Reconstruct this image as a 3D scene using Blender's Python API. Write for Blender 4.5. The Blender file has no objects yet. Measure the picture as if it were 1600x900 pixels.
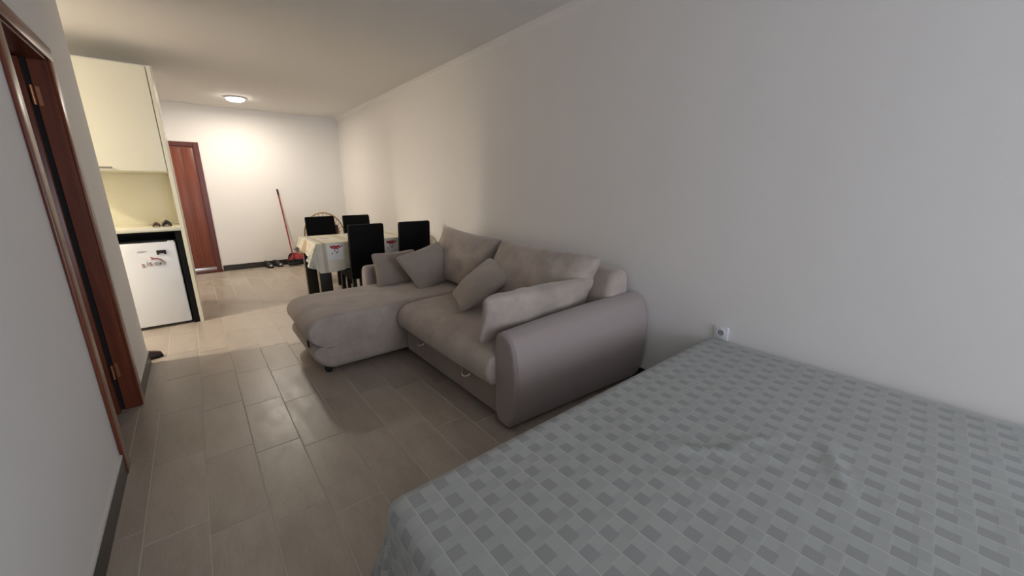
import bpy, bmesh, math, random
from mathutils import Vector, Matrix, noise
random.seed(7)
C = bpy.context.scene.collection
PI = math.pi

# ------------------------------------------------------------------ camera
YAW, PITCH, ROLL, CAMH, FPX = 39.032, -14.521, -0.211, 1.328, 601.56
y_, p_, r_ = map(math.radians, (YAW, PITCH, ROLL))
fw = Vector((math.sin(y_)*math.cos(p_), math.cos(y_)*math.cos(p_), math.sin(p_)))
r0 = Vector((math.cos(y_), -math.sin(y_), 0)); u0 = r0.cross(fw)
rt = r0*math.cos(r_) + u0*math.sin(r_); up = -r0*math.sin(r_) + u0*math.cos(r_)
cam = bpy.data.cameras.new('camera'); cam.sensor_width = 36; cam.lens = 36*FPX/1600
cam.clip_start = .02
camo = bpy.data.objects.new('camera', cam); C.objects.link(camo)
m = Matrix((rt, up, -fw)).transposed().to_4x4(); m.translation = (0, 0, CAMH)
camo.matrix_world = m
bpy.context.scene.camera = camo

# ------------------------------------------------------------------ world, daylight, exposure
w = bpy.data.worlds.new('world'); bpy.context.scene.world = w; w.use_nodes = True
w.node_tree.nodes['Background'].inputs[0].default_value = (.62, .78, 1, 1)
w.node_tree.nodes['Background'].inputs[1].default_value = .6
vs = bpy.context.scene.view_settings
vs.view_transform = 'Standard'; vs.look = 'None'; vs.exposure = 0.23; vs.gamma = 1

def area(name, loc, rot, sx, sy, power, col, shape='RECTANGLE', spread=PI):
    l = bpy.data.lights.new(name, 'AREA'); l.shape = shape; l.size = sx; l.size_y = sy
    l.energy = power; l.color = col; l.spread = spread
    o = bpy.data.objects.new(name, l); o.location = loc; o.rotation_euler = rot; C.objects.link(o)
    return o
# overcast daylight entering through the window behind the viewer
area('window_daylight', (1.35, -4.13, 1.35), (PI/2, 0, 0), 1.5, 2.1, 95, (.78, .85, 1))
LAMP_COL = (1, .90, .76)
LAMPS = [(.704, 7.015, 23), (-2.5, 4.45, 86), (-1.45, 6.9, 18)]

# ------------------------------------------------------------------ shader helpers
class G:
    """tiny wrapper for math nodes"""
    def __init__(s, mat):
        s.nt = mat.node_tree; s.n = s.nt.nodes; s.l = s.nt.links; s.b = s.n['Principled BSDF']
    def set(s, sock, v):
        if hasattr(v, 'is_linked') or hasattr(v, 'node'): s.l.new(v, sock)
        else: sock.default_value = v
    def m(s, op, a, b=0.0, c=0.0):
        n = s.n.new('ShaderNodeMath'); n.operation = op
        s.set(n.inputs[0], a); s.set(n.inputs[1], b); s.set(n.inputs[2], c); return n.outputs[0]
    def tc(s, which='Object'):
        n = s.n.new('ShaderNodeTexCoord'); return n.outputs[which]
    def scale(s, v, sc):
        n = s.n.new('ShaderNodeMapping'); s.l.new(v, n.inputs[0]); n.inputs['Scale'].default_value = sc; return n.outputs[0]
    def xyz(s, v):
        n = s.n.new('ShaderNodeSeparateXYZ'); s.l.new(v, n.inputs[0]); return n.outputs
    def comb(s, x, y, z=0.0):
        n = s.n.new('ShaderNodeCombineXYZ'); s.set(n.inputs[0], x); s.set(n.inputs[1], y); s.set(n.inputs[2], z); return n.outputs[0]
    def noise(s, v, sc, det=3, rough=.5):
        n = s.n.new('ShaderNodeTexNoise'); s.l.new(v, n.inputs['Vector']); n.inputs['Scale'].default_value = sc
        n.inputs['Detail'].default_value = det; n.inputs['Roughness'].default_value = rough; return n.outputs[0]
    def white(s, v):
        n = s.n.new('ShaderNodeTexWhiteNoise'); s.l.new(v, n.inputs['Vector']); return n.outputs['Value']
    def mix(s, f, a, b):
        n = s.n.new('ShaderNodeMix'); n.data_type = 'RGBA'; s.set(n.inputs[0], f)
        for k, v in ((6, a), (7, b)):
            if isinstance(v, tuple): v = tuple(v)+((1,) if len(v) == 3 else ())
            s.set(n.inputs[k], v)
        return n.outputs[2]
    def rng(s, v, a, b, c, d):
        n = s.n.new('ShaderNodeMapRange'); s.set(n.inputs[0], v)
        for i, k in enumerate((a, b, c, d)): n.inputs[i+1].default_value = k
        return n.outputs[0]
    def bump(s, h, st, dist=.01):
        n = s.n.new('ShaderNodeBump'); n.inputs['Strength'].default_value = st; n.inputs['Distance'].default_value = dist
        s.l.new(h, n.inputs['Height']); s.l.new(n.outputs[0], s.b.inputs['Normal'])
    def col(s, c): s.set(s.b.inputs['Base Color'], c)

def mat(name, col, rough=.5, metal=0, spec=.5, coat=0, sheen=0):
    M = bpy.data.materials.new(name); M.use_nodes = True
    b = M.node_tree.nodes['Principled BSDF']
    b.inputs['Base Color'].default_value = (*col, 1); b.inputs['Roughness'].default_value = rough
    b.inputs['Metallic'].default_value = metal; b.inputs['Specular IOR Level'].default_value = spec
    b.inputs['Coat Weight'].default_value = coat; b.inputs['Sheen Weight'].default_value = sheen
    return M
def speckled(name, col, rough, amt=.08, sc=30, bst=.1, bsc=None, **k):
    M = mat(name, col, rough, **k); g = G(M); v = g.tc()
    n = g.noise(v, sc, 4)
    g.col(g.mix(n, tuple(c*(1-amt) for c in col), tuple(min(1, c*(1+amt)) for c in col)))
    g.bump(g.noise(v, bsc or sc*3, 3), bst, .003)
    return M
M_wall = speckled('plaster_white', (.80, .775, .745), .85, .015, 6, .12, 180)
M_ceil = speckled('ceiling_paint', (.76, .74, .71), .9, .01, 5, .08, 160)
M_grout = speckled('grout', (.58, .53, .45), .85, .05, 40)
M_white = speckled('white_plastic', (.74, .75, .75), .35, .01, 20, .01)
M_cream = speckled('cream_laminate', (.74, .71, .56), .22, .015, 8, .01)
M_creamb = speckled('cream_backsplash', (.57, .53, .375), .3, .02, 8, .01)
M_black = speckled('black_laminate', (.005, .005, .005), .6, .1, 20, .02, spec=.15)
M_leath = speckled('black_leatherette', (.003, .003, .0035), .6, .15, 60, .2, 300, spec=.12)
M_bwood = speckled('black_stained_wood', (.006, .005, .0045), .5, .2, 40, .05)
M_gap = mat('dark_gap', (.01, .01, .01), .9)
M_base = speckled('baseboard_tile', (.026, .020, .016), .4, .2, 14, .03)
M_basetop = speckled('baseboard_grout_edge', (.66, .64, .60), .8, .05, 30)
M_chrome = mat('metal_brushed', (.62, .60, .56), .3, 1)
M_brass = mat('hinge_brass', (.45, .20, .10), .35, .8)
M_dmetal = mat('handle_metal', (.22, .2, .15), .35, .9)
M_red = speckled('red_plastic', (.30, .028, .03), .35, .05, 20, .02)
M_greyp = speckled('grey_plastic', (.35, .34, .35), .5, .05, 20)
M_rattan = speckled('rattan', (.50, .33, .13), .5, .2, 60, .2)
M_redlet = mat('red_letter', (.33, .09, .08), .5)
M_greylet = mat('grey_letter', (.33, .33, .31), .5)
M_floral = mat('floral_cushion', (.06, .02, .025), .8)

def wood(name, c1, c2, rough=.34, coat=.05, axis=2):
    M = mat(name, c1, rough, coat=coat, spec=.35); g = G(M); v = g.tc()
    s = [14, 14, 14]; s[axis] = .9
    n = g.noise(g.scale(v, tuple(s)), 2.2, 6, .6)
    g.col(g.mix(g.rng(n, .3, .7, 0, 1), c1, c2)); M.node_tree.nodes['Principled BSDF'].inputs['Coat Roughness'].default_value = .25
    g.bump(n, .06, .002); return M
M_wood = wood('mahogany_varnish', (.105, .022, .009), (.19, .050, .020))
M_woodh = wood('mahogany_varnish_along', (.10, .019, .010), (.17, .038, .018), axis=1)
M_leaf = wood('entry_door_leaf', (.16, .042, .024), (.215, .066, .038), .38, .10)
M_frame = wood('entry_door_frame', (.085, .017, .011), (.12, .027, .016), .35, .2)

def fabric(name, col, amt=.12, big=5):
    M = mat(name, col, .9, spec=.15, sheen=.35); g = G(M); v = g.tc()
    b = g.noise(v, big, 5, .65); f = g.noise(v, 420, 2)
    k = g.m('ADD', g.m('MULTIPLY', b, .75), g.m('MULTIPLY', f, .25))
    g.col(g.mix(g.rng(k, .3, .7, 0, 1), tuple(c*(1-amt) for c in col), tuple(c*(1+amt) for c in col)))
    h = g.m('ADD', g.m('MULTIPLY', b, .6), g.m('MULTIPLY', f, .12)); g.bump(h, .35, .006)
    return M
M_sofa = fabric('sofa_microsuede', (.40, .335, .285), .23)
M_sofab = fabric('sofa_base_cloth', (.28, .22, .175), .08, 8)
M_pillow = fabric('pillow_woven', (.34, .28, .235), .10, 9)

def arm_mat():
    M = mat('sofa_arm_weave', (.30, .25, .235), .85, spec=.15, sheen=.3); g = G(M); v = g.tc()
    a = g.noise(g.scale(v, (500, 500, 120)), 1, 2); b = g.noise(g.scale(v, (120, 120, 600)), 1, 2)
    k = g.m('MULTIPLY', g.m('ADD', a, b), .5)
    g.col(g.mix(k, (.27, .222, .205), (.385, .325, .30))); g.bump(k, .3, .003)
    return M
M_arm = arm_mat()

def tile_mat():
    M = mat('taupe_plank_tile', (.26, .23, .2), .33, spec=.8); g = G(M); v = g.tc()
    oi = g.n.new('ShaderNodeObjectInfo')
    off = g.comb(g.m('MULTIPLY', oi.outputs['Random'], 37.0), g.m('MULTIPLY', oi.outputs['Random'], 91.0))
    a = g.n.new('ShaderNodeVectorMath'); g.l.new(v, a.inputs[0]); g.l.new(off, a.inputs[1]); vv = a.outputs[0]
    n1 = g.noise(g.scale(vv, (5, 1.6, 1)), 2.0, 5, .6); n2 = g.noise(g.scale(vv, (160, 20, 1)), 1, 3, .6)
    k = g.m('ADD', g.m('MULTIPLY', n1, .7), g.m('MULTIPLY', n2, .3))
    c = g.mix(g.rng(k, .3, .7, 0, 1), (.30, .248, .198), (.43, .37, .308))
    mx = g.n.new('ShaderNodeHueSaturation'); g.l.new(c, mx.inputs['Color'])
    g.l.new(g.m('ADD', g.m('MULTIPLY', oi.outputs['Random'], .14), .93), mx.inputs['Value'])
    g.col(mx.outputs[0]); g.set(g.b.inputs['Roughness'], g.rng(n1, .3, .7, .30, .44)); g.bump(n2, .10, .002)
    return M
M_tile = tile_mat()

def bed_mat():
    M = mat('bedspread_jacquard', (.25, .26, .25), .62, spec=.35, sheen=.15); g = G(M); uv = g.xyz(g.tc('UV'))
    U = g.m('DIVIDE', g.m('SUBTRACT', uv[0], .341), .0832); V = g.m('DIVIDE', uv[1], .0735)
    ui = g.m('FLOOR', U); uf = g.m('FRACT', U)
    Vs = g.m('ADD', V, g.m('ADD', g.m('MULTIPLY', ui, -.07), -.33)); vi = g.m('FLOOR', Vs); vf = g.m('FRACT', Vs)
    rnd = g.white(g.comb(ui, vi)); rnd2 = g.white(g.comb(g.m('ADD', ui, 40.5), vi))
    left = g.m('LESS_THAN', uf, .5)
    dlen = g.m('ADD', .50, g.m('MULTIPLY', rnd, .16))
    dark = g.m('MULTIPLY', left, g.m('GREATER_THAN', vf, g.m('SUBTRACT', 1.0, dlen)))
    # second column: medium block, shifted
    vb = g.m('FRACT', g.m('ADD', Vs, .42)); right = g.m('SUBTRACT', 1.0, left)
    med = g.m('MULTIPLY', right, g.m('MULTIPLY', g.m('GREATER_THAN', vb, .5), g.m('ADD', .12, g.m('MULTIPLY', rnd2, .35))))
    med2 = g.m('MULTIPLY', g.m('MULTIPLY', left, g.m('SUBTRACT', 1.0, dark)), .18)
    tone = g.m('ADD', dark, g.m('ADD', med, med2))
    stripe = g.m('SINE', g.m('MULTIPLY', U, 2*PI*13))
    sm = g.m('MULTIPLY', g.m('ADD', g.m('MULTIPLY', left, .42), g.m('MULTIPLY', med, .3)), stripe)
    tone = g.m('SUBTRACT', tone, g.m('MULTIPLY', sm, .75))
    base = g.mix(g.m('MULTIPLY', tone, 1.0), (.395, .405, .380), (.285, .290, .275))
    e = g.m('ABSOLUTE', g.m('SUBTRACT', uf, .5))
    line = g.m('GREATER_THAN', e, .482)
    hl = g.m('MULTIPLY', g.m('GREATER_THAN', g.m('ABSOLUTE', g.m('SUBTRACT', vf, .5)), .488), .6)
    ln = g.m('MAXIMUM', line, g.m('MULTIPLY', hl, g.m('GREATER_THAN', rnd2, .35)))
    c = g.mix(g.m('MULTIPLY', ln, .40), base, (.68, .68, .64))
    f = g.noise(g.tc('UV'), 900, 2); n = g.noise(g.tc('UV'), 4, 3)
    c2 = g.mix(g.m('MULTIPLY', f, .22), c, (.12, .125, .12)); g.col(c2)
    h = g.m('ADD', g.m('MULTIPLY', g.m('SUBTRACT', 1.0, tone), .5), g.m('ADD', g.m('MULTIPLY', ln, .5), g.m('MULTIPLY', f, .3)))
    g.bump(h, .35, .0022); return M
M_bed = bed_mat()

def cloth_mat():
    M = mat('floral_tablecloth', (.72, .68, .56), .45, spec=.4); g = G(M); uv = g.xyz(g.tc('UV'))
    u, v = uv[0], uv[1]
    PX = .62
    a = g.m('FRACT', g.m('DIVIDE', g.m('SUBTRACT', u, .93), PX)); b = g.m('FRACT', g.m('DIVIDE', g.m('SUBTRACT', v, 4.195), .47))
    def band(x, lo, hi): return g.m('MULTIPLY', g.m('GREATER_THAN', x, lo), g.m('LESS_THAN', x, hi))
    n = g.noise(g.tc('UV'), 9, 4)
    c = g.mix(g.rng(n, .35, .65, 0, 1), (.76, .72, .60), (.66, .62, .48))
    c = g.mix(g.m('MULTIPLY', band(a, .10, .16), .55), c, (.36, .26, .16))       # tan stripe
    c = g.mix(g.m('MULTIPLY', band(a, .52, .66), .5), c, (.45, .38, .24))
    c = g.mix(g.m('MULTIPLY', band(a, .78, .84), .35), c, (.40, .42, .46))
    sq = g.m('MULTIPLY', band(a, .18, .46), band(b, .10, .45)); c = g.mix(g.m('MULTIPLY', sq, .8), c, (.84, .84, .82))
    # berries: blobs inside the square
    def blob(cu, cv, r, scol, c):
        d = g.m('SQRT', g.m('ADD', g.m('POWER', g.m('MULTIPLY', g.m('SUBTRACT', a, cu), PX), 2.0), g.m('POWER', g.m('MULTIPLY', g.m('SUBTRACT', b, cv), .47), 2.0)))
        return g.mix(g.m('LESS_THAN', d, r), c, scol)
    for cu, cv, r in ((.26, .385, .016), (.295, .40, .014), (.33, .385, .016), (.365, .40, .013), (.385, .375, .011), (.30, .355, .012), (.345, .35, .011), (.235, .405, .009)): c = blob(cu, cv, r, (.40, .03, .05), c)
    for cu, cv, r in ((.30, .30, .007), (.33, .26, .009), (.25, .25, .007), (.42, .40, .009), (.36, .29, .006)): c = blob(cu, cv, r, (.05, .04, .08), c)
    # sparse dark dots
    vo = g.n.new('ShaderNodeTexVoronoi'); g.l.new(g.tc('UV'), vo.inputs['Vector']); vo.inputs['Scale'].default_value = 30
    left = g.m('LESS_THAN', u, .93); midl = band(v, 4.80, 4.90)
    c = g.mix(g.m('MULTIPLY', g.m('MULTIPLY', left, midl), .7), c, (.42, .24, .10))
    c = g.mix(g.m('MULTIPLY', g.m('MULTIPLY', left, band(v, 5.08, 5.16)), .45), c, (.40, .38, .28))
    dots = g.m('MULTIPLY', g.m('LESS_THAN', vo.outputs['Distance'], .17), g.m('MAXIMUM', band(a, .90, .99), g.m('MULTIPLY', left, g.m('MAXIMUM', g.m('LESS_THAN', v, 4.66), band(v, 4.93, 5.05)))))
    c = g.mix(g.m('MULTIPLY', dots, .8), c, (.07, .05, .07))
    g.col(c); return M
M_cloth = cloth_mat()

# ------------------------------------------------------------------ mesh helpers
def root_of(o):
    while o.parent: o = o.parent
    return o
def tag(o, label=None, cat=None, group=None, kind=None):
    if label: o['label'] = label
    if cat: o['category'] = cat
    if group: o['group'] = group
    if kind: o['kind'] = kind
    return o
def thing(name, label, cat, loc=(0, 0, 0), rz=0, group=None):
    o = bpy.data.objects.new(name, None); o.empty_display_size = .1; C.objects.link(o)
    o.location = loc; o.rotation_euler[2] = rz
    return tag(o, label, cat, group)
def obj(name, bm, material, parent=None, smooth=True, world=True, mods=None, origin=None):
    if parent and world: bmesh.ops.translate(bm, verts=bm.verts, vec=-Vector(root_of(parent).location))
    loc = Vector((0, 0, 0))
    if not parent:
        xs = [v.co for v in bm.verts]
        loc = Vector(origin) if origin else Vector(((min(v.x for v in xs)+max(v.x for v in xs))/2, (min(v.y for v in xs)+max(v.y for v in xs))/2, min(v.z for v in xs)))
        bmesh.ops.translate(bm, verts=bm.verts, vec=-loc)
    bmesh.ops.recalc_face_normals(bm, faces=bm.faces)
    me = bpy.data.meshes.new(name); bm.to_mesh(me); bm.free()
    if smooth:
        me.polygons.foreach_set('use_smooth', [True]*len(me.polygons))
        try: me.set_sharp_from_angle(angle=math.radians(40))
        except Exception: pass
    me.materials.append(material)
    o = bpy.data.objects.new(name, me); C.objects.link(o); o.location = loc
    if parent: o.parent = parent
    return o
def B(*boxes, bevel=0.0, seg=2):
    bm = bmesh.new()
    for b in boxes: add_box(bm, *b, bevel=bevel, seg=seg)
    return bm
def add_box(bm, x0, x1, y0, y1, z0, z1, bevel=0.0, seg=2):
    r = bmesh.ops.create_cube(bm, size=1)
    vs_ = r['verts']
    for v in vs_: v.co = Vector((x0+(v.co.x+.5)*(x1-x0), y0+(v.co.y+.5)*(y1-y0), z0+(v.co.z+.5)*(z1-z0)))
    if bevel > 0:
        es = list({e for v in vs_ for e in v.link_edges})
        bmesh.ops.bevel(bm, geom=es, offset=bevel, segments=seg, profile=.5, affect='EDGES')
def add_tube(bm, pts, r, n=8, cap=True):
    pts = [Vector(p) for p in pts]; rings = []
    rr = r if isinstance(r, (list, tuple)) else [r]*len(pts)
    prev = None
    for i, p in enumerate(pts):
        d = (pts[min(i+1, len(pts)-1)]-pts[max(i-1, 0)]).normalized()
        a = prev - d*prev.dot(d) if prev else (Vector((0, 0, 1)) if abs(d.z) < .9 else Vector((1, 0, 0))).cross(d)
        a.normalize(); prev = a; b = d.cross(a)
        rings.append([bm.verts.new(p+(a*math.cos(t)+b*math.sin(t))*rr[i]) for t in [2*PI*k/n for k in range(n)]])
    for A, Bq in zip(rings, rings[1:]):
        for k in range(n): bm.faces.new((A[k], A[(k+1) % n], Bq[(k+1) % n], Bq[k]))
    if cap: bm.faces.new(rings[0][::-1]); bm.faces.new(rings[-1])
def T(pts, r, n=8):
    bm = bmesh.new(); add_tube(bm, pts, r, n); return bm
def add_lathe(bm, prof, c, n=32, axis='z'):
    rings = []
    for rad, h in prof:
        ring = []
        for k in range(n):
            t = 2*PI*k/n; a, b = rad*math.cos(t), rad*math.sin(t)
            co = {'z': (a, b, h), 'x': (h, a, b), 'y': (a, h, b)}[axis]
            ring.append(bm.verts.new(Vector(c)+Vector(co)))
        rings.append(ring)
    for A, Bq in zip(rings, rings[1:]):
        for k in range(n): bm.faces.new((A[k], A[(k+1) % n], Bq[(k+1) % n], Bq[k]))
    bm.faces.new(rings[0][::-1]); bm.faces.new(rings[-1])
def loft(rings, caps=True):
    """closed rings of points"""
    bm = bmesh.new(); R = [[bm.verts.new(p) for p in r] for r in rings]; n = len(R[0])
    for A, Bq in zip(R, R[1:]):
        for k in range(n): bm.faces.new((A[k], A[(k+1) % n], Bq[(k+1) % n], Bq[k]))
    if caps: bm.faces.new(R[0][::-1]); bm.faces.new(R[-1])
    return bm
def smooth_closed(pts, n=8):
    """Catmull-Rom through closed 2-D points"""
    out = []; L = len(pts)
    for i in range(L):
        p0, p1, p2, p3 = [Vector(pts[(i+k-1) % L]) for k in range(4)]
        for j in range(n):
            t = j/n
            out.append(.5*((2*p1)+(p2-p0)*t+(2*p0-5*p1+4*p2-p3)*t*t+(3*p1-p0-3*p2+p3)*t**3))
    return out
def extrude_soft(prof, a0, a1, axis, r=.04, k=6, bulge=0.0, mid=10):
    """loft a closed 2-D profile along an axis with rounded ends"""
    cx = sum(p[0] for p in prof)/len(prof); cy = sum(p[1] for p in prof)/len(prof)
    sx = max(abs(p[0]-cx) for p in prof); sy = max(abs(p[1]-cy) for p in prof)
    st = [(a0+r*(1-math.cos(t)), r*(1-math.sin(t))) for t in [PI/2*i/k for i in range(k+1)]]
    st += [(a0+r+(a1-a0-2*r)*i/mid, -bulge*math.sin(PI*i/mid)) for i in range(1, mid)]
    st += [(a1-r*(1-math.cos(t)), r*(1-math.sin(t))) for t in [PI/2*i/k for i in range(k, -1, -1)]]
    rings = []
    for a, ins in st:
        ring = []
        for px, py in prof:
            d = Vector((px-cx, py-cy)); fx = max(0, 1-ins/sx); fy = max(0, 1-ins/sy)
            q = (cx+d.x*fx, cy+d.y*fy)
            ring.append({'x': (a, q[0], q[1]), 'y': (q[0], a, q[1])}[axis])
        rings.append(ring)
    return loft(rings)

def pillow(corners, thick, n=28, pinch=.06, wr=.006, seed=0, pw=.42, sag=0.0, cr=.085):
    """corners TL, TR, BR, BL"""
    TL, TR, BR, BL = map(Vector, corners); bm = bmesh.new(); N = ((TR-TL).cross(BL-TL)).normalized()
    W = (TR-TL).length; H = (BL-TL).length
    side = {}
    for s in (1, -1):
        for i in range(n+1):
            for j in range(n+1):
                u, v = i/n, j/n
                # ease sampling towards borders
                u = .5-.5*math.cos(PI*u); v = .5-.5*math.cos(PI*v)
                bu = 1-(2*u-1)**2; bv = 1-(2*v-1)**2
                uu = u+(.5-u)*pinch*bv*2; vv = v+(.5-v)*pinch*bu*2
                k_ = 1-cr*abs((2*u-1)*(2*v-1))**7; uu = .5+(uu-.5)*k_; vv = .5+(vv-.5)*k_
                p = (TL*(1-uu)+TR*uu)*(1-vv)+(BL*(1-uu)+BR*uu)*vv
                edge = i in (0, n) or j in (0, n)
                if edge and s == -1: side[(s, i, j)] = side[(1, i, j)]; continue
                t = 0 if edge else (max(0, bu*bv))**pw
                q = noise.noise(Vector((uu*W*7, vv*H*7, seed*3.1+s)))*wr*2+noise.noise(Vector((uu*W*18, vv*H*18, seed+s*5)))*wr*.6
                p = p+N*s*(thick/2*t+(q if not edge else 0)*min(1, t*2))
                p.z -= sag*bu*(1-v)
                side[(s, i, j)] = bm.verts.new(p)
    for s in (1, -1):
        for i in range(n):
            for j in range(n):
                f = [side[(s, i, j)], side[(s, i+1, j)], side[(s, i+1, j+1)], side[(s, i, j+1)]]
                if len(set(f)) > 2: bm.faces.new(f if s == -1 else f[::-1])
    border = [side[(1, i, 0)].co.copy() for i in range(n+1)]+[side[(1, n, j)].co.copy() for j in range(1, n+1)]+[side[(1, i, n)].co.copy() for i in range(n-1, -1, -1)]+[side[(1, 0, j)].co.copy() for j in range(n-1, -1, -1)]
    return bm, border

def drape(x0, x1, y0, y1, z, r, drop, flare, nx, ny, top=None, rings=16, cfan=9, xmax=None):
    """cloth over a box: a top grid, rounded edges and a hanging skirt; drop(P,N), flare(P,N,t) in metres"""
    bm = bmesh.new(); uvl = bm.loops.layers.uv.new('uv'); UV = {}
    ix0, ix1, iy0, iy1 = x0+r, x1-r, y0+r, y1-r
    g = {}
    for i in range(nx+1):
        for j in range(ny+1):
            x = ix0+(ix1-ix0)*i/nx; y = iy0+(iy1-iy0)*j/ny
            e = min(i, j, nx-i, ny-j)
            zz = z+(top(x, y) if top and e > 0 else 0)
            v = bm.verts.new((x, y, zz)); g[(i, j)] = v; UV[v] = (x, y)
    def face(vs_):
        vs2 = []
        for v in vs_:
            if v not in vs2: vs2.append(v)
        if len(vs2) < 3: return
        f = bm.faces.new(vs2)
        for l in f.loops: l[uvl].uv = UV[l.vert]
    for i in range(nx):
        for j in range(ny): face([g[(i, j)], g[(i+1, j)], g[(i+1, j+1)], g[(i, j+1)]])
    per = []                                           # counter-clockwise boundary with outward normals
    def fan(c, a): return [(c, Vector((math.cos(a+PI/2*k/cfan), math.sin(a+PI/2*k/cfan), 0))) for k in range(cfan+1)]
    per += [(g[(i, 0)], Vector((0, -1, 0))) for i in range(1, nx)]+fan(g[(nx, 0)], -PI/2)
    per += [(g[(nx, j)], Vector((1, 0, 0))) for j in range(1, ny)]+fan(g[(nx, ny)], 0)
    per += [(g[(i, ny)], Vector((0, 1, 0))) for i in range(nx-1, 0, -1)]+fan(g[(0, ny)], PI/2)
    per += [(g[(0, j)], Vector((-1, 0, 0))) for j in range(ny-1, 0, -1)]+fan(g[(0, 0)], PI)
    last = [p[0] for p in per]
    fil = 5
    for k in range(1, fil+rings+1):
        cur = []
        for v, N in per:
            P = v.co.copy(); base = Vector((P.x, P.y, z))
            if k <= fil:
                t = PI/2*k/fil; o = r*math.sin(t); zz = z-r*(1-math.cos(t)); arc = r*t
            else:
                t = (k-fil)/rings; d = drop(base, N)-r; o = r+flare(base, N, t); zz = z-r-d*t; arc = r*PI/2+d*t
            q = base+N*o; q.z = zz
            if xmax: q.x = min(q.x, xmax)
            nv = bm.verts.new(q); UV[nv] = (base.x+N.x*arc, base.y+N.y*arc); cur.append(nv)
        L = len(per)
        for a in range(L):
            b = (a+1) % L
            face([last[a], cur[a], cur[b], last[b]])
        last = cur
    return bm

def struct(name, bm, m_, smooth=False, parent=None):
    o = obj(name, bm, m_, parent, smooth)
    if not parent: o['kind'] = 'structure'
    return o

# ------------------------------------------------------------------ room shell
XL, XR, YB, YC, H, YF = -.46, 2.30, 7.95, 3.97, 2.576, -4.20     # left wall, right wall, back wall, wall end, height, window wall
WT = .12
DY0, DY1, DZ = 2.47, 3.20, 1.985                                # bathroom doorway
XK = -3.1                                                        # far side of the kitchen and hall
floor = struct('floor', B((XK, XR, YF, YB, -.12, -.0015)), M_grout)
# individual plank tiles; whole ones share one mesh
PXT, PYT, GAP = .2052, .565, .003
def tile_bm(w_, l_):
    bm = bmesh.new(); b = .0012
    lo = [(0, 0), (w_, 0), (w_, l_), (0, l_)]
    r1 = [bm.verts.new((x, y, -.006)) for x, y in lo]; r2 = [bm.verts.new((x, y, -b)) for x, y in lo]
    r3 = [bm.verts.new((x+(b if x == 0 else -b), y+(b if y == 0 else -b), 0)) for x, y in lo]
    for A, Bq in ((r1, r2), (r2, r3)):
        for k in range(4): bm.faces.new((A[k], A[(k+1) % 4], Bq[(k+1) % 4], Bq[k]))
    bm.faces.new(r3); return bm
def mesh_from(bm, name):
    bmesh.ops.recalc_face_normals(bm, faces=bm.faces)
    me = bpy.data.meshes.new(name); bm.to_mesh(me); bm.free(); me.materials.append(M_tile); return me
full = mesh_from(tile_bm(PXT-GAP, PYT-GAP), 'tile')
ntile = 0; extra = bmesh.new()
def put_tile(x, y, x2, y2):
    global ntile
    w_, l_ = x2-x, y2-y
    if w_ < .02 or l_ < .02: return
    if (y2 < -.4 or x2 < -.62 or (y2 < .55 and x > .5)):          # never in view: joined into one part
        add_box(extra, x, x2, y, y2, -.006, 0); return
    me = full if abs(w_-(PXT-GAP)) < 1e-4 and abs(l_-(PYT-GAP)) < 1e-4 else mesh_from(tile_bm(w_, l_), 'tile')
    o = bpy.data.objects.new('tile', me); C.objects.link(o); o.parent = floor
    o.location = Vector((x, y, random.uniform(-.0004, .0002)))-floor.location
    o.rotation_euler = (random.uniform(-.0011, .0011), random.uniform(-.0016, .0016), 0)
    ntile += 1
for k in range(-15, 12):
    xa = .051+PXT*k; xb = xa+PXT-GAP
    yo = 2.745-.10*k-.565*20
    for j in range(60):
        ya = yo+PYT*j; yb = ya+PYT-GAP
        ya2, yb2 = max(ya, YF+.002), min(yb, YB-.002)
        if yb2-ya2 < .02: continue
        a, b = xa, min(xb, XR-.001)
        if a < XK: continue
        if yb2 <= YC:                                              # beside the bathroom: cut at the wall, running on through the doorway
            if a < XL < b:
                d0, d1 = max(ya2, DY0+.03), min(yb2, DY1-.03)
                put_tile(XL+.001, ya2, b, yb2); put_tile(a, d0, XL-.001, d1)
            elif a > XL: put_tile(a, ya2, b, yb2)
            elif a > XL-.5:
                d0, d1 = max(ya2, DY0+.03), min(yb2, DY1-.03); put_tile(a, d0, b, d1)
        elif ya2 < YC and a < XL:                                  # crosses the wall end
            if b > XL: put_tile(XL+.001, ya2, b, YC); 
            put_tile(a, YC+.002, b, yb2)
        else: put_tile(a, ya2, b, yb2)
ex = obj('tile', extra, M_tile, floor, smooth=False); ex['kind'] = 'stuff'
print('tiles', ntile)

def wall_holes(name, plane, at, thick, a0, a1, z0, z1, holes, m_=M_wall):
    """wall slab with rectangular openings; plane 'x' (normal x) or 'y'"""
    bm = bmesh.new(); cuts = sorted({a0, a1, *[h for q in holes for h in q[:2]]})
    for c0, c1 in zip(cuts, cuts[1:]):
        zz = [(z0, z1)]
        for h in holes:
            if h[0] <= c0 and h[1] >= c1: zz = [(z0, h[2]), (h[3], z1)]
        for q0, q1 in zz:
            if q1-q0 < .001: continue
            if plane == 'x': add_box(bm, at, at+thick, c0, c1, q0, q1)
            else: add_box(bm, c0, c1, at, at+thick, q0, q1)
    bmesh.ops.remove_doubles(bm, verts=bm.verts, dist=1e-5)
    return struct(name, bm, m_)
struct('wall_right', B((XR, XR+.15, YF, YB, -.12, H)), M_wall)
wall_holes('wall_back', 'y', YB, .15, XK, XR, -.12, H, [(-.70, .218, -.12, 2.03)])
wall_holes('wall_left', 'x', XL-WT, WT, YF, YC, -.12, H, [(DY0, DY1, -.12, DZ)])
struct('wall_kitchen_end', B((XK, XL-WT, YC-WT, YC, -.12, H)), M_wall)
struct('wall_kitchen', B((XK, -.099, 5.84, 5.96, -.12, H)), M_wall)
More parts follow.
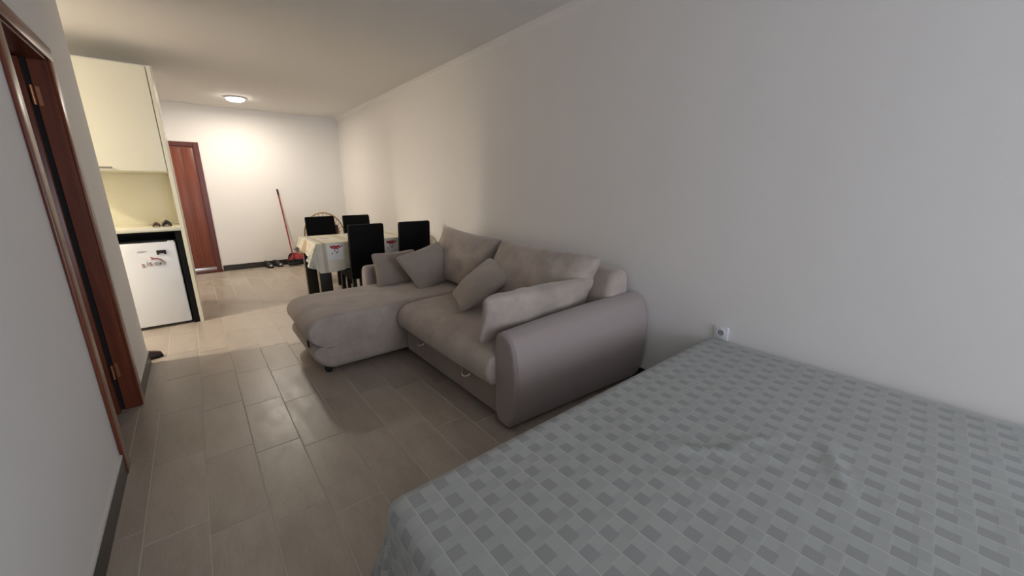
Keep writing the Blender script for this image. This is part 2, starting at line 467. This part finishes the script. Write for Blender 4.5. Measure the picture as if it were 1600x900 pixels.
struct('wall_far_left', B((XK-.15, XK, YF, YB, -.12, H)), M_wall)
wall_holes('wall_window', 'y', YF-.15, .15, XK, XR, -.12, H, [(.55, 2.15, .25, 2.42)])
struct('wall_bathroom', B((-2.0, XL-WT, 1.5, 1.6, -.004, H)), M_wall)
struct('ceiling', B((XK, XR, YF, YB, H, H+.1)), M_ceil)
struct('wall_entry_backing', B((-.85, .35, YB+.152, YB+.2, -.12, 2.2)), M_gap)
# window opening behind the viewer
wf = struct('window_1', B((.55, .61, YF-.1, YF-.04, .25, 2.42), (2.09, 2.15, YF-.1, YF-.04, .25, 2.42), (1.32, 1.38, YF-.1, YF-.04, .25, 2.42), (.55, 2.15, YF-.1, YF-.04, 2.36, 2.42), (.55, 2.15, YF-.1, YF-.04, .25, .31), bevel=.004), M_white)
# coving along the right wall and ceiling
struct('trim_1', loft([[(XR, YF, H-.045), (XR, YF, H), (XR-.045, YF, H), (XR-.018, YF, H-.018)], [(XR, YB, H-.045), (XR, YB, H), (XR-.045, YB, H), (XR-.018, YB, H-.018)]]), M_wall)
# baseboards
def baseboard(name, bm, top=None):
    o = struct(name, bm, M_base)
    if top: obj('grout_edge', top, M_basetop, o, smooth=False)
    return o
baseboard('baseboard_left', B((XL, XL+.010, YF, DY0-.075, 0, .095), (XL, XL+.010, DY1+.09, YC+.008, 0, .095), bevel=.001, seg=1),
          B((XL, XL+.009, YF, DY0-.075, .0952, .108), (XL, XL+.008, DY1+.09, YC, .095, .101)))
baseboard('baseboard_back', B((.235, XR-.01, YB-.012, YB, 0, .095), bevel=.001, seg=1))
baseboard('baseboard_right', B((XR-.010, XR, YF, YB, 0, .085), bevel=.001, seg=1))
baseboard('baseboard_kitchen', B((XK, XL-.02, YC, YC+.010, 0, .095), bevel=.001, seg=1))

# ------------------------------------------------------------------ bathroom door in the left wall
dr = struct('door_1', B((XL-.068, XL+.002, DY1-.022, DY1, 0, DZ), (XL-.115, XL+.002, DY0, DY0+.022, 0, DZ), (XL-.115, XL+.002, DY0, DY1, DZ-.022, DZ), bevel=.002, seg=1), M_wood)
obj('rebate_shade', B((XL-.115, XL-.0685, DY1-.010, DY1-.001, 0, DZ-.022)), M_gap, dr, smooth=False)  # near-black strip standing in for the shade between leaf and jamb
obj('casing', B((XL+.001, XL+.014, DY1-.012, DY1+.075, 0, DZ+.05), bevel=.004), M_wood, dr)
obj('casing', B((XL+.001, XL+.014, DY0-.075, DY0+.012, 0, DZ+.05), bevel=.004), M_wood, dr)
obj('casing', B((XL+.001, XL+.0145, DY0-.075, DY1+.075, DZ-.012, DZ+.058), bevel=.004), M_woodh, dr)
lf = obj('door_leaf', B((XL-.80, XL-.083, DY1-.085, DY1-.045, .008, DZ-.03), bevel=.003), M_wood, dr)
for hz in (.267, 1.79):
    bm = bmesh.new(); add_lathe(bm, [(.0, -.045), (.007, -.045), (.007, .045), (0, .045)], (XL-.072, DY1-.052, hz), 12)
    add_box(bm, XL-.062, XL-.048, DY1-.026, DY1-.0225, hz-.045, hz+.045)
    obj('hinge', bm, M_brass, dr)

# ------------------------------------------------------------------ entry door in the back wall
d2 = struct('door_2', B((.150, .218, YB-.012, YB+.10, .0, 2.03), (-.70, -.632, YB-.012, YB+.10, .0, 2.03), (-.632, .150, YB-.012, YB+.10, 1.965, 2.03), bevel=.005), M_frame)
l2 = obj('door_leaf', B((-.632, .150, YB+.012, YB+.055, .09, 1.965)), M_leaf, d2, smooth=False)
for a, b in ((-.60, -.43), (-.41, -.16), (-.14, -.02), (0.0, .135)):
    obj('door_panel', B((a, b, YB+.004, YB+.014, .12, 1.94), bevel=.004), M_leaf, l2)
obj('threshold', B((-.632, .150, YB-.02, YB+.05, .035, .09), bevel=.006), M_chrome, d2)
obj('sill', B((-.70, .225, YB-.045, YB+.05, 0, .034), bevel=.006), M_frame, d2)

# ------------------------------------------------------------------ ceiling lamps
def em_mat():
    M = mat('lamp_diffuser', (1, 1, 1), .5); b = M.node_tree.nodes['Principled BSDF']
    b.inputs['Emission Color'].default_value = (1, .93, .82, 1); b.inputs['Emission Strength'].default_value = 30; return M
M_em = em_mat()
lamp_labels = ['round flush white LED ceiling light before the back wall', 'round flush white LED ceiling light over the kitchen', 'round flush white LED ceiling light in the entry hall']
for (lx, ly, pw_), lab in zip(LAMPS, lamp_labels):
    t = thing('ceiling_light', lab, 'lamp', (lx, ly, H-.022), 0, 'round ceiling lights')
    bm = bmesh.new(); add_lathe(bm, [(.0, .001), (.112, .001), (.120, .001), (.126, .006), (.126, .022), (0, .022)], (0, 0, 0), 40)
    obj('frame', bm, M_white, t, world=False)
    bm = bmesh.new(); add_lathe(bm, [(0, -.034), (.04, -.033), (.075, -.028), (.098, -.018), (.110, -.004), (.110, .0), (0, .0)], (0, 0, 0), 40)
    obj('diffuser', bm, M_em, t, world=False)
    area('ceiling_lamp_light', (lx, ly, H-.060), (0, 0, 0), .2, .2, pw_, LAMP_COL, 'DISK')

# ------------------------------------------------------------------ kitchenette
YK = 4.98
t = thing('wall_cabinet', 'cream wall cabinet with flat door and short bar handle, above the worktop', 'cabinet', (-.6, 5.3, 1.49))
obj('body', B((-1.10, -.132, YK+.022, 5.82, 1.49, 2.386)), M_cream, t, smooth=False)
dd = obj('door', B((-.640, -.134, YK, YK+.018, 1.493, 2.386), bevel=.0015, seg=1), M_cream, t)
bm = bmesh.new(); add_box(bm, -.62, -.497, YK-.022, YK-.012, 1.510, 1.524, .002); add_box(bm, -.61, -.60, YK-.014, YK, 1.512, 1.522); add_box(bm, -.515, -.505, YK-.014, YK, 1.512, 1.522)
obj('handle', bm, M_dmetal, dd)
obj('door', B((-1.10, -.645, YK, YK+.018, 1.493, 2.386), bevel=.0015, seg=1), M_cream, t)
tag(obj('side_panel', B((-.127, -.098, YK-.004, 5.835, 0, 2.392), bevel=.001, seg=1), M_cream), 'tall cream end panel standing at the right end of the kitchenette', 'panel')
tag(obj('backsplash', B((-1.10, -.128, 5.56, 5.60, .940, 1.489)), M_creamb), 'cream backsplash board between worktop and wall cabinet', 'backsplash')
tag(obj('worktop', B((-1.7, -.128, YK-.003, 5.558, .940, .976), bevel=.003), M_cream), 'cream kitchen worktop above the small white fridge', 'worktop')
t = thing('base_cabinet', 'black base cabinet niche around the small white fridge', 'cabinet', (-.5, 5.3, 0))
obj('side', B((-.178, -.128, YK+.004, 5.57, 0, .939)), M_black, t, smooth=False)
obj('back_panel', B((-.80, -.179, 5.555, 5.57, 0, .939)), M_black, t, smooth=False)
obj('rail', B((-.80, -.179, YK+.03, 5.554, .925, .939)), M_black, t, smooth=False)
obj('side', B((-.83, -.801, YK+.004, 5.57, 0, .939)), M_black, t, smooth=False)

FX1 = -.190; FX0 = FX1-.50
t = thing('mini_fridge', 'small white under-counter fridge with magnets on its door', 'fridge', ((FX0+FX1)/2, 5.25, 0))
obj('body', B((FX0+.002, FX1-.002, YK+.055, 5.50, .03, .831), bevel=.006), M_white, t)
fd = obj('door', B((FX0, FX1, YK, YK+.05, .028, .839), bevel=.010, seg=3), M_white, t)
obj('gasket', B((FX0+.012, FX1-.012, YK+.049, YK+.056, .04, .83)), M_greyp, fd, smooth=False)
for fx in (FX0+.05, FX1-.05):
    for fy in (YK+.09, 5.45):
        bm = bmesh.new(); add_lathe(bm, [(0, 0), (.016, 0), (.014, .03), (0, .03)], (fx, fy, 0), 12); obj('foot', bm, M_gap, t)
obj('hinge_cap', B((FX1-.055, FX1-.008, YK+.004, YK+.05, .839, .848), bevel=.003), M_white, t)

def text_obj(name, s, size, x, z, y, m_, parent=None, depth=.0015, rot=0, align='CENTER'):
    cu = bpy.data.curves.new(name, 'FONT'); cu.body = s; cu.size = size; cu.extrude = depth; cu.align_x = align; cu.align_y = 'CENTER'
    tmp = bpy.data.objects.new(name, cu); C.objects.link(tmp)
    dg = bpy.context.evaluated_depsgraph_get(); me = bpy.data.meshes.new_from_object(tmp.evaluated_get(dg))
    bpy.data.objects.remove(tmp)
    bm = bmesh.new(); bm.from_mesh(me); bpy.data.meshes.remove(me)
    bmesh.ops.transform(bm, matrix=Matrix.Translation((x, y, z)) @ Matrix.Rotation(rot, 4, 'Y') @ Matrix.Rotation(PI/2, 4, 'X'), verts=bm.verts)
    return obj(name, bm, m_, parent, smooth=False)
YD = YK-.0015
text_obj('lettering', 'smart', .030, -.44, .762, YD+.0005, M_greylet, fd, .0008)
tag(text_obj('letter_magnet', 's', .072, -.452, .635, YD-.001, M_redlet, depth=.002), 'red letter s magnet on the fridge door, leftmost of the letters', 'magnet', 'letter magnets on the fridge')
tag(text_obj('letter_magnet', 'i', .066, -.423, .643, YD-.001, M_greylet, depth=.002), 'grey letter i magnet between the two red letters', 'magnet', 'letter magnets on the fridge')
tag(text_obj('letter_magnet', 's', .072, -.398, .645, YD-.001, M_redlet, depth=.002), 'red letter s magnet next to the grey butterfly magnet', 'magnet', 'letter magnets on the fridge')
bm = bmesh.new(); add_tube(bm, [(-.392, YD-.003, .705), (-.372, YD-.003, .692), (-.347, YD-.003, .688), (-.324, YD-.003, .678), (-.307, YD-.003, .660)], [.004, .006, .007, .006, .004], 8)
add_tube(bm, [(-.392, YD-.003, .682), (-.379, YD-.003, .685), (-.365, YD-.003, .690)], [.003, .005, .005], 8)
tag(obj('branch_magnet', bm, M_redlet), 'dull red forked twig magnet above the butterfly on the fridge', 'magnet')
bm = bmesh.new()
for cx_, cz_, ra, rb in ((-.350, .638, .026, .019), (-.312, .642, .022, .019)):
    ring = [bm.verts.new((cx_+ra*math.cos(a), YD-.004, cz_+rb*math.sin(a))) for a in [2*PI*k/20 for k in range(20)]]
    ring2 = [bm.verts.new((v.co.x, YD, v.co.z)) for v in ring]
    bm.faces.new(ring)
    for k in range(20): bm.faces.new((ring[k], ring[(k+1) % 20], ring2[(k+1) % 20], ring2[k]))
tag(obj('butterfly_magnet', bm, M_greylet), 'grey butterfly shaped magnet on the fridge door', 'magnet')
bm = bmesh.new(); add_box(bm, -.340, -.270, YD-.008, YD, .735, .765, .002); add_box(bm, -.340, -.321, YD-.008, YD, .724, .740, .002); add_box(bm, -.289, -.270, YD-.008, YD, .724, .740, .002)
tag(obj('bridge_magnet', bm, M_gap), 'black arched rectangular magnet near the fridge top', 'magnet')

def clip(x, y, z, s, m_, label):
    bm = bmesh.new()
    for sg in (-1, 1):
        pts = [(x+sg*s*.55, y, z+.006), (x+sg*s*.35, y+.004, z+s*.55), (x+sg*s*.08, y, z+s*.85), (x-sg*s*.15, y, z+s*(1.0 if sg > 0 else .8))]
        add_tube(bm, pts, [s*.14, s*.22, s*.2, s*.1], 8)
    for k in range(5):
        a = x-s*.45+s*.9*k/4
        add_tube(bm, [(a, y-.012, z+.002), (a, y-.016, z+s*.35), (x, y, z+s*.6)], s*.07, 6)
    tag(obj('hair_clip', bm, m_), label, 'hair clip')
M_hb = speckled('brown_horn', (.07, .04, .015), .4, .4, 60); M_hk = speckled('dark_horn', (.012, .006, .006), .4, .4, 60)
clip(-.300, YK+.075, .9765, .048, M_hb, 'small brown hair clip lying on the worktop, left of the dark one')
clip(-.225, YK+.085, .9765, .062, M_hk, 'larger near-black hair clip lying on the worktop near the end panel')

# ------------------------------------------------------------------ sofa
sofa = thing('corner_sofa', 'taupe fabric corner sofa with chaise, standing against the right wall', 'sofa', (1.6, 2.6, 0))
# seat base and front drawer
obj('base', B((1.19, 2.24, 1.60, 2.84, .045, .235), bevel=.02), M_sofab, sofa)
obj('plinth', B((1.26, 2.22, 1.64, 3.60, .0, .05)), M_gap, sofa, smooth=False)
pf = smooth_closed([(1.30, .235), (1.175, .24), (1.128, .28), (1.118, .345), (1.15, .405), (1.22, .435), (1.40, .448), (1.75, .45), (2.05, .45), (2.12, .42), (2.12, .26), (2.0, .235)], 6)
seat = obj('seat_cushion', extrude_soft(pf, 1.60, 2.838, 'y', .022, 6, .004, 24), M_sofa, sofa)
for hy in (2.52, 1.895):
    pts = [(1.172-.028*math.sin(a), hy+.034*math.cos(a)*1.0, .212-.018*math.sin(a)) for a in [PI*k/12 for k in range(13)]]
    h_ = obj('drawer_ring', T(pts, .006, 10), M_chrome, sofa)
# seam across the seat
sp = [(1.116, 2.32, .33), (1.14, 2.325, .40), (1.21, 2.33, .437), (1.4, 2.33, .4525), (1.8, 2.33, .454)]
obj('seam', T(sp, .0022, 6), M_pillow, sofa)
# chaise: lid with a bulging front over a tapering base
ch = smooth_closed([(1.0, .452), (.72, .452), (.60, .447), (.525, .425), (.48, .38), (.475, .32), (.50, .268), (.535, .238), (.552, .226), (.525, .218), (.498, .20), (.492, .17), (.515, .12), (.56, .072), (.61, .046), (.70, .042), (1.2, .042), (1.7, .042), (2.2, .045), (2.24, .25), (2.2, .44), (1.9, .452), (1.5, .454)], 6)
obj('chaise', extrude_soft(ch, 2.846, 3.624, 'y', .05, 8, .003, 12), M_sofa, sofa)
obj('crease', T([(.553, 2.90, .226), (.556, 2.87, .224), (.59, 2.848, .212), (.64, 2.8445, .214)], .004, 6), M_sofab, sofa)
obj('pull_tab', B((.492, .500, 2.97, 3.01, .205, .250)), M_gap, sofa, smooth=False)
for fx, fy in ((.60, 2.93), (.60, 3.55)):
    bm = bmesh.new(); add_lathe(bm, [(0, 0), (.022, 0), (.028, .03), (.028, .06), (0, .06)], (fx, fy, 0), 16); obj('foot', bm, M_gap, sofa)
# arms: outer face bulges, top and bottom taper
pa = smooth_closed([(1.60, .016), (1.535, .020), (1.492, .09), (1.470, .22), (1.464, .34), (1.471, .47), (1.498, .57), (1.545, .612), (1.60, .618), (1.645, .585), (1.66, .48), (1.662, .3), (1.658, .1), (1.64, .03)], 6)
bm = extrude_soft([(a-.045, b) for a, b in pa], 1.175, 2.288, 'x', .028, 6, .006, 16)
for v in bm.verts: v.co.y -= .075*max(0, (v.co.x-1.2)/1.08)**1.5; v.co.z *= .925+.105*(v.co.x-1.175)/1.11
obj('armrest', bm, M_arm, sofa)
pr_ = [(1.1925, -.045+1.58+(a-1.58)*.985, .32+(b-.32)*.985) for a, b in pa]
bm = T([(x, y, z*(.925+.105*(x-1.175)/1.11)) for x, y, z in pr_]+[(pr_[0][0], pr_[0][1], pr_[0][2]*.927)], .0035, 6)
obj('piping', bm, M_arm, sofa)
pb = [(3.626+(1.662-a)*.72, b) for a, b in pa]
obj('armrest', extrude_soft(pb, 1.16, 2.285, 'x', .03, 6, .006, 12), M_arm, sofa)
# back frame
pbk = smooth_closed([(2.06, .24), (2.04, .5), (2.05, .70), (2.08, .77), (2.15, .795), (2.22, .785), (2.262, .73), (2.27, .5), (2.27, .15), (2.20, .10)], 6)
obj('back_frame', extrude_soft(pbk, 1.50, 3.70, 'y', .05, 6, .004, 16), M_sofa, sofa)
def back_cushion(c, th, seed, nm='back_cushion'):
    bm, bd = pillow(c, th, 34, .045, .010, seed, .34, cr=.04)
    return obj(nm, bm, M_sofa, sofa)
back_cushion([(2.03, 3.60, .955), (2.07, 2.665, .895), (1.80, 2.74, .44), (1.80, 3.58, .44)], .27, 1)
back_cushion([(2.06, 2.665, .895), (2.05, 1.565, .885), (1.83, 1.62, .44), (1.80, 2.66, .44)], .27, 2)

# loose cushions
def cushion(c, th, seed, label, m_=M_pillow, n=28, pinch=.05, wr=.004, pw=.42, grp='loose cushions on the sofa', sag=0, nopipe=False):
    bm, bd = pillow(c, th, n, pinch, wr, seed, pw, sag)
    o = tag(obj('cushion', bm, m_), label, 'cushion', grp)
    if len(bd) and nopipe: return o
    pb_ = T([p-o.location for p in bd], .0035, 6)
    me = bpy.data.meshes.new('piping'); pb_.to_mesh(me); pb_.free(); me.materials.append(m_)
    q = bpy.data.objects.new('piping', me); C.objects.link(q); q.parent = o
    return o
cushion([(1.19, 3.53, .755), (1.64, 3.55, .755), (1.62, 3.45, .43), (1.19, 3.44, .425)], .15, 3, 'square taupe cushion leaning on the far armrest, behind its twin')
cushion([(1.295, 3.25, .745), (1.81, 3.35, .845), (1.94, 3.25, .455), (1.47, 3.12, .405)], .15, 4, 'square taupe cushion tilted on one corner, between far armrest and back cushion')
cushion([(1.475, 2.59, .515), (1.885, 2.62, .765), (1.945, 2.27, .700), (1.315, 2.19, .490)], .15, 5, 'small square cushion lying diagonally mid sofa', pinch=.05)
cushion([(1.125, 1.64, .760), (2.05, 1.63, .755), (2.06, 1.73, .50), (1.14, 1.75, .445)], .165, 6, 'long pale taupe bolster cushion along the near armrest', m_=M_sofa, n=32, pinch=.03, wr=.010, pw=.36, nopipe=True)

# ------------------------------------------------------------------ bed
bed = thing('bed', 'double bed hidden under the grey bedspread, against the right wall', 'bed', (1.3, -.1, 0))
obj('mattress', B((.38, 2.22, -1.05, .86, .22, .445), bevel=.04), M_white, bed)
obj('bed_frame', B((.40, 2.20, -1.04, .84, .0, .215)), M_bwood, bed, smooth=False)
def bed_top(x, y):
    z = .0035*noise.noise(Vector((x*3, y*3, 1)))+.0015*noise.noise(Vector((x*11, y*11, 4)))
    for (ax, ay, bx, by, wd, amp) in ((1.05, .66, 1.42, .22, .018, .010), (1.18, .72, 1.30, .30, .02, -.008), (1.22, .45, 1.5, .33, .015, .007), (.98, .50, 1.16, .30, .02, .006), (1.45, .5, 1.62, .05, .02, .006), (1.3, .1, 1.6, .22, .018, .006)):
        A = Vector((ax, ay)); D = Vector((bx, by))-A; P = Vector((x, y))-A
        t_ = max(0, min(1, P.dot(D)/D.dot(D))); d = (P-D*t_).length
        z += 1.3*amp*math.exp(-(d/(wd*.75))**2)*math.sin(PI*min(1, max(0, t_*.9+.05)))
    return z
def bed_flare(P, N, t):
    if N.x > .5: return 0
    s = P.y if N.x < -.9 else P.x
    fold = .012*math.sin(s*23)+.010*math.sin(s*41+1)
    corner = max(0, -N.x)*max(0, N.y)*2
    fan_ = math.atan2(N.y, -N.x)
    near = math.exp(-(((P.x-.34)**2+(P.y-.905)**2)/.05))
    return t**1.2*(.035+fold*(1-.5*near)+corner*(.075+.045*math.sin(fan_*8)))+.028*near*math.sin(s*60)*t*(1-corner)
bs = drape(.285, 2.29, -1.15, .955, .468, .05, lambda P, N: .455, bed_flare, 96, 100, bed_top, 18, 14, 2.288)
tag(obj('bedspread', bs, M_bed), 'grey patchwork patterned bedspread draped to the floor over the bed', 'bedspread')

# ------------------------------------------------------------------ socket
t = thing('power_socket', 'white round-pin wall socket just above the bed edge', 'socket', (XR, .879, .50))
obj('plate', B((XR-.010, XR-.0005, .838, .920, .460, .540), bevel=.004), M_white, t)
bm = bmesh.new(); add_lathe(bm, [(0, -.002), (.018, -.002), (.020, -.004), (.0225, -.004), (.0225, -.0), (0, 0)], (XR-.0105, .879, .502), 28, 'x')
s_ = obj('socket_ring', bm, M_white, t)
bm = bmesh.new(); add_lathe(bm, [(0, -.0006), (.0185, -.0006), (.0185, 0), (0, 0)], (XR-.0126, .879, .502), 24, 'x'); obj('recess', bm, M_greyp, t)
for dy_ in (-.0095, .0095):
    bm = bmesh.new(); add_lathe(bm, [(0, -.0004), (.0028, -.0004), (.0028, 0), (0, 0)], (XR-.0133, .879+dy_, .502), 10, 'x'); obj('pin_hole', bm, M_gap, t)

# ------------------------------------------------------------------ dining table, cloth, chairs
TX0, TX1, TY0, TY1, TZ = .935, 2.245, 4.43, 5.23, .765
t = thing('dining_table', 'dark dining table with broad legs under a floral cloth', 'table', ((TX0+TX1)/2, (TY0+TY1)/2, 0))
obj('tabletop', B((TX0, TX1, TY0, TY1, TZ-.03, TZ), bevel=.003), M_bwood, t)
obj('apron', B((TX0+.05, TX1-.05, TY0+.04, TY0+.06, TZ-.10, TZ-.031), (TX0+.05, TX1-.05, TY1-.06, TY1-.04, TZ-.10, TZ-.031), (TX0+.05, TX0+.07, TY0+.06, TY1-.06, TZ-.10, TZ-.031), (TX1-.07, TX1-.05, TY0+.06, TY1-.06, TZ-.10, TZ-.031)), M_bwood, t, smooth=False)
M_leglit = speckled('table_leg_lit_edge', (.17, .15, .105), .45, .2, 40)
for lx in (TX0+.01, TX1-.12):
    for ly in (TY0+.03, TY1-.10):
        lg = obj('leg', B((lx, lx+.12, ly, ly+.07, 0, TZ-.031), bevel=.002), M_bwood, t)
        obj('lit_edge_strip', B((lx-.0025, lx-.0002, ly+.003, ly+.067, .002, TZ-.035)), M_leglit, lg, smooth=False)  # paler strip: kitchen lamp light on the left leg faces, painted as colour
def tc_drop(P, N):
    c = abs(N.x*N.y)*2
    if N.x < -.05 or (N.x < 0 and N.y > -.5):                      # left end and its corners
        e = (.135+.03*math.sin(P.y*7+.5))*abs(N.x)+(.30 if N.y < 0 else .20)*(1-abs(N.x))
        return e+.04*c
    if N.y < 0: return .305+.012*math.sin(P.x*7+1)-.07*abs(N.x)
    return .20+.02*math.sin(P.x*9)
def tc_flare(P, N, t):
    s = P.x if abs(N.y) > .7 else P.y
    c = abs(N.x*N.y)*2
    f = .012*math.sin(s*13)+.006*math.sin(s*31)
    a = math.atan2(N.y, N.x)
    if N.x > .05 and N.y < -.05: return t**.5*(.03+.17*c)
    g_ = (.115 if N.y < 0 else .055)*c if N.x < 0 else .05*c
    if N.y < -.9: g_ += .10*math.exp(-((P.x-TX1)/.09)**2)
    if N.x < -.9: g_ += .02+.02*math.exp(-((P.y-TY1)/.15)**2)
    wall = .3 if N.x > .8 else 1
    return t*wall*(.018+f+g_*(1+.3*math.sin(a*10)))
tcb = drape(TX0-.008, TX1+.008, TY0-.008, TY1+.008, TZ+.006, .012, tc_drop, tc_flare, 66, 40, None, 12, 12, 2.285)
tag(obj('tablecloth', tcb, M_cloth), 'cream patchwork tablecloth with red berry prints over the dining table', 'tablecloth')

def chair(label, x, y, rz, wd=.37):
    t = thing('dining_chair', label, 'chair', (x, y, 0), rz, 'black dining chairs round the table')
    h_ = wd/2
    obj('seat', B((-h_, h_, -.18, .24, .38, .475), bevel=.018, seg=3), M_leath, t, world=False)
    bm = bmesh.new()
    rings = []
    for z, f, th in [(.40+.05*q, 1, .022) for q in range(11)]+[(.940, 1, .022), (.954, .992, .021), (.963, .975, .018), (.968, .955, .014), (.970, .93, .010)]:
        lean = -.045*((z-.45)/.52) if z > .45 else 0
        yb_ = -.205+lean
        rings.append([(-h_*f, yb_-th, z), (-h_*f+.012, yb_-th-.006, z), (h_*f-.012, yb_-th-.006, z), (h_*f, yb_-th, z), (h_*f, yb_+th, z), (h_*f-.012, yb_+th+.006, z), (-h_*f+.012, yb_+th+.006, z), (-h_*f, yb_+th, z)])
    obj('backrest', loft(rings), M_leath, t, world=False)
    for sx in (-1, 1):
        for sy in (-.20, .205):
            x0_ = sx*(h_-.022)
            bm = bmesh.new(); add_box(bm, x0_-.02, x0_+.02, sy-.02, sy+.02, 0, .385 if sy > 0 else .41, .002, 1)
            for v in bm.verts:
                if v.co.z < .1: v.co.y += (.012 if sy > 0 else -.03)
            obj('leg', bm, M_bwood, t, world=False)
    return t
chair('black high-back dining chair on the near side of the table, nearer the table end', 1.378, 4.39, 0, .365)
chair('black high-back dining chair on the near side of the table, next to the right wall', 1.925, 4.39, 0, .37)
chair('black high-back dining chair on the far side of the table, before the rattan chair', 1.300, 5.47, PI, .36)
chair('black high-back dining chair on the far side of the table, nearest the room corner', 1.770, 5.45, PI, .36)

# rattan armchair
t = thing('rattan_chair', 'round-backed rattan chair behind the dining table', 'chair', (1.46, 6.45, 0))
def arc(cx, cz, rx, rz_, y, a0, a1, n=26, lean=0):
    return [(cx+rx*math.cos(a), y+lean*(cz+rz_*math.sin(a)-.4), cz+rz_*math.sin(a)) for a in [a0+(a1-a0)*k/n for k in range(n+1)]]
obj('back_hoop', T(arc(1.535, .655, .285, .315, 6.50, -.35, PI+.35, 30, .1), .010, 10), M_rattan, t)
obj('back_hoop', T(arc(1.535, .64, .215, .24, 6.49, -.3, PI+.3, 30, .1), .008, 10), M_rattan, t)
for k in range(15):
    a = PI*(k+.5)/15
    obj('back_cane', T([(1.535+.05*math.cos(a), 6.49, .50), (1.535+.215*math.cos(a), 6.49+.02, .64+.24*math.sin(a)), (1.535+.285*math.cos(a), 6.50+.05, .655+.315*math.sin(a))], .005, 6), M_rattan, t)
bm = bmesh.new(); add_lathe(bm, [(0, .36), (.27, .36), (.29, .38), (.27, .40), (0, .40)], (1.47, 6.25, 0), 32); obj('seat', bm, M_rattan, t)
for a in (.6, 2.5, 3.9, 5.5):
    obj('leg', T([(1.47+.25*math.cos(a), 6.25+.22*math.sin(a), 0), (1.47+.22*math.cos(a), 6.25+.20*math.sin(a), .37)], .014, 8), M_rattan, t)
bm, bd = pillow([(1.28, 6.44, .76), (1.73, 6.44, .80), (1.72, 6.34, .44), (1.28, 6.34, .42)], .13, 16, .05, .003, 9)
tag(obj('cushion', bm, M_floral), 'dark wine-red patterned cushion in the rattan chair', 'cushion')

# ------------------------------------------------------------------ things by the back wall
t = thing('floor_mop', 'red-handled mop leaning against the back wall', 'mop', (1.24, 7.72, 0))
obj('handle', T([(1.245, 7.70, .13), (1.190, 7.925, 1.23)], .011, 10), M_red, t)
obj('grip', T([(1.190, 7.925, 1.23), (1.184, 7.938, 1.33)], .013, 10), M_gap, t)
obj('mop_head', B((1.15, 1.34, 7.66, 7.74, .02, .06), bevel=.015), M_gap, t)
obj('neck', T([(1.245, 7.70, .055), (1.245, 7.70, .14)], [.018, .013], 10), M_gap, t)
t = thing('dustpan', 'red dustpan with dark handle standing by the back wall', 'dustpan', (1.30, 7.86, 0))
bm = bmesh.new()
rings = []
for (z_, w0, w1, yy, dp) in ((.10, -.14, .14, 7.84, .05), (.14, -.14, .14, 7.86, .05), (.18, -.11, .12, 7.88, .035), (.205, -.06, .09, 7.90, .02)):
    rings.append([(1.33+w0, yy-dp, z_), (1.33+w1, yy-dp, z_), (1.33+w1, yy+dp*.8, z_), (1.33+w0, yy+dp*.8, z_)])
obj('pan', loft(rings), M_red, t)
obj('base', B((1.17, 1.49, 7.77, 7.925, 0, .10), bevel=.012), M_gap, t)
obj('handle', T([(1.185, 7.81, .11), (1.20, 7.82, .175), (1.235, 7.84, .21), (1.28, 7.85, .20)], .012, 8), M_gap, t)

def shoe(x, y, rz, label, grp=None, s=1.0, mu=None, mt=None):
    t = thing('shoe', label, 'shoe', (x, y, 0), rz, grp)
    out = smooth_closed([(0, -.14), (.035, -.12), (.045, -.07), (.038, 0), (.034, .08), (.022, .13), (0, .14), (-.022, .13), (-.030, .08), (-.030, 0), (-.040, -.07), (-.032, -.12)], 3)
    obj('sole', loft([[(p.x*s, p.y*s, z) for p in out] for z in (0, .022*s)]), M_gap, t, world=False)
    rings = []
    for z, fx, y0_, y1_ in ((.022, .97, -.137, .135), (.045, .95, -.130, .13), (.062, .85, -.105, .125), (.078, .72, -.05, .12), (.095, .62, -.01, .118), (.105, .55, .01, .115)):
        rings.append([(p.x*fx*s, (y0_+(p.y+.14)/.28*(y1_-y0_))*s, z*s) for p in out])
    obj('upper', loft(rings), mu or M_gap, t, world=False)
    bm = bmesh.new(); r = bmesh.ops.create_uvsphere(bm, u_segments=14, v_segments=8, radius=1)
    for v in bm.verts: v.co = Vector((v.co.x*.034*s, (-.098+v.co.y*.036)*s, (.034+max(v.co.z, -.3)*.026)*s))
    obj('toe_cap', bm, mt or M_greyp, t, world=False)
    return t
M_shoe = speckled('shoe_black', (.018, .016, .018), .6, .3, 50)
shoe(.865, 7.84, .25, 'black shoe with grey toe, left one of the pair by the back wall', 'shoes by the back wall', 1.0, M_shoe)
shoe(1.005, 7.86, .35, 'black shoe with grey toe, right one of the pair by the back wall', 'shoes by the back wall', 1.0, M_shoe)
M_brownshoe = speckled('shoe_dark_brown', (.05, .022, .015), .5, .3, 50)
shoe(-.50, 4.075, PI/2+.25, 'dark brown shoe whose toe peeks out past the end of the left wall', None, .85, M_brownshoe, M_shoe)
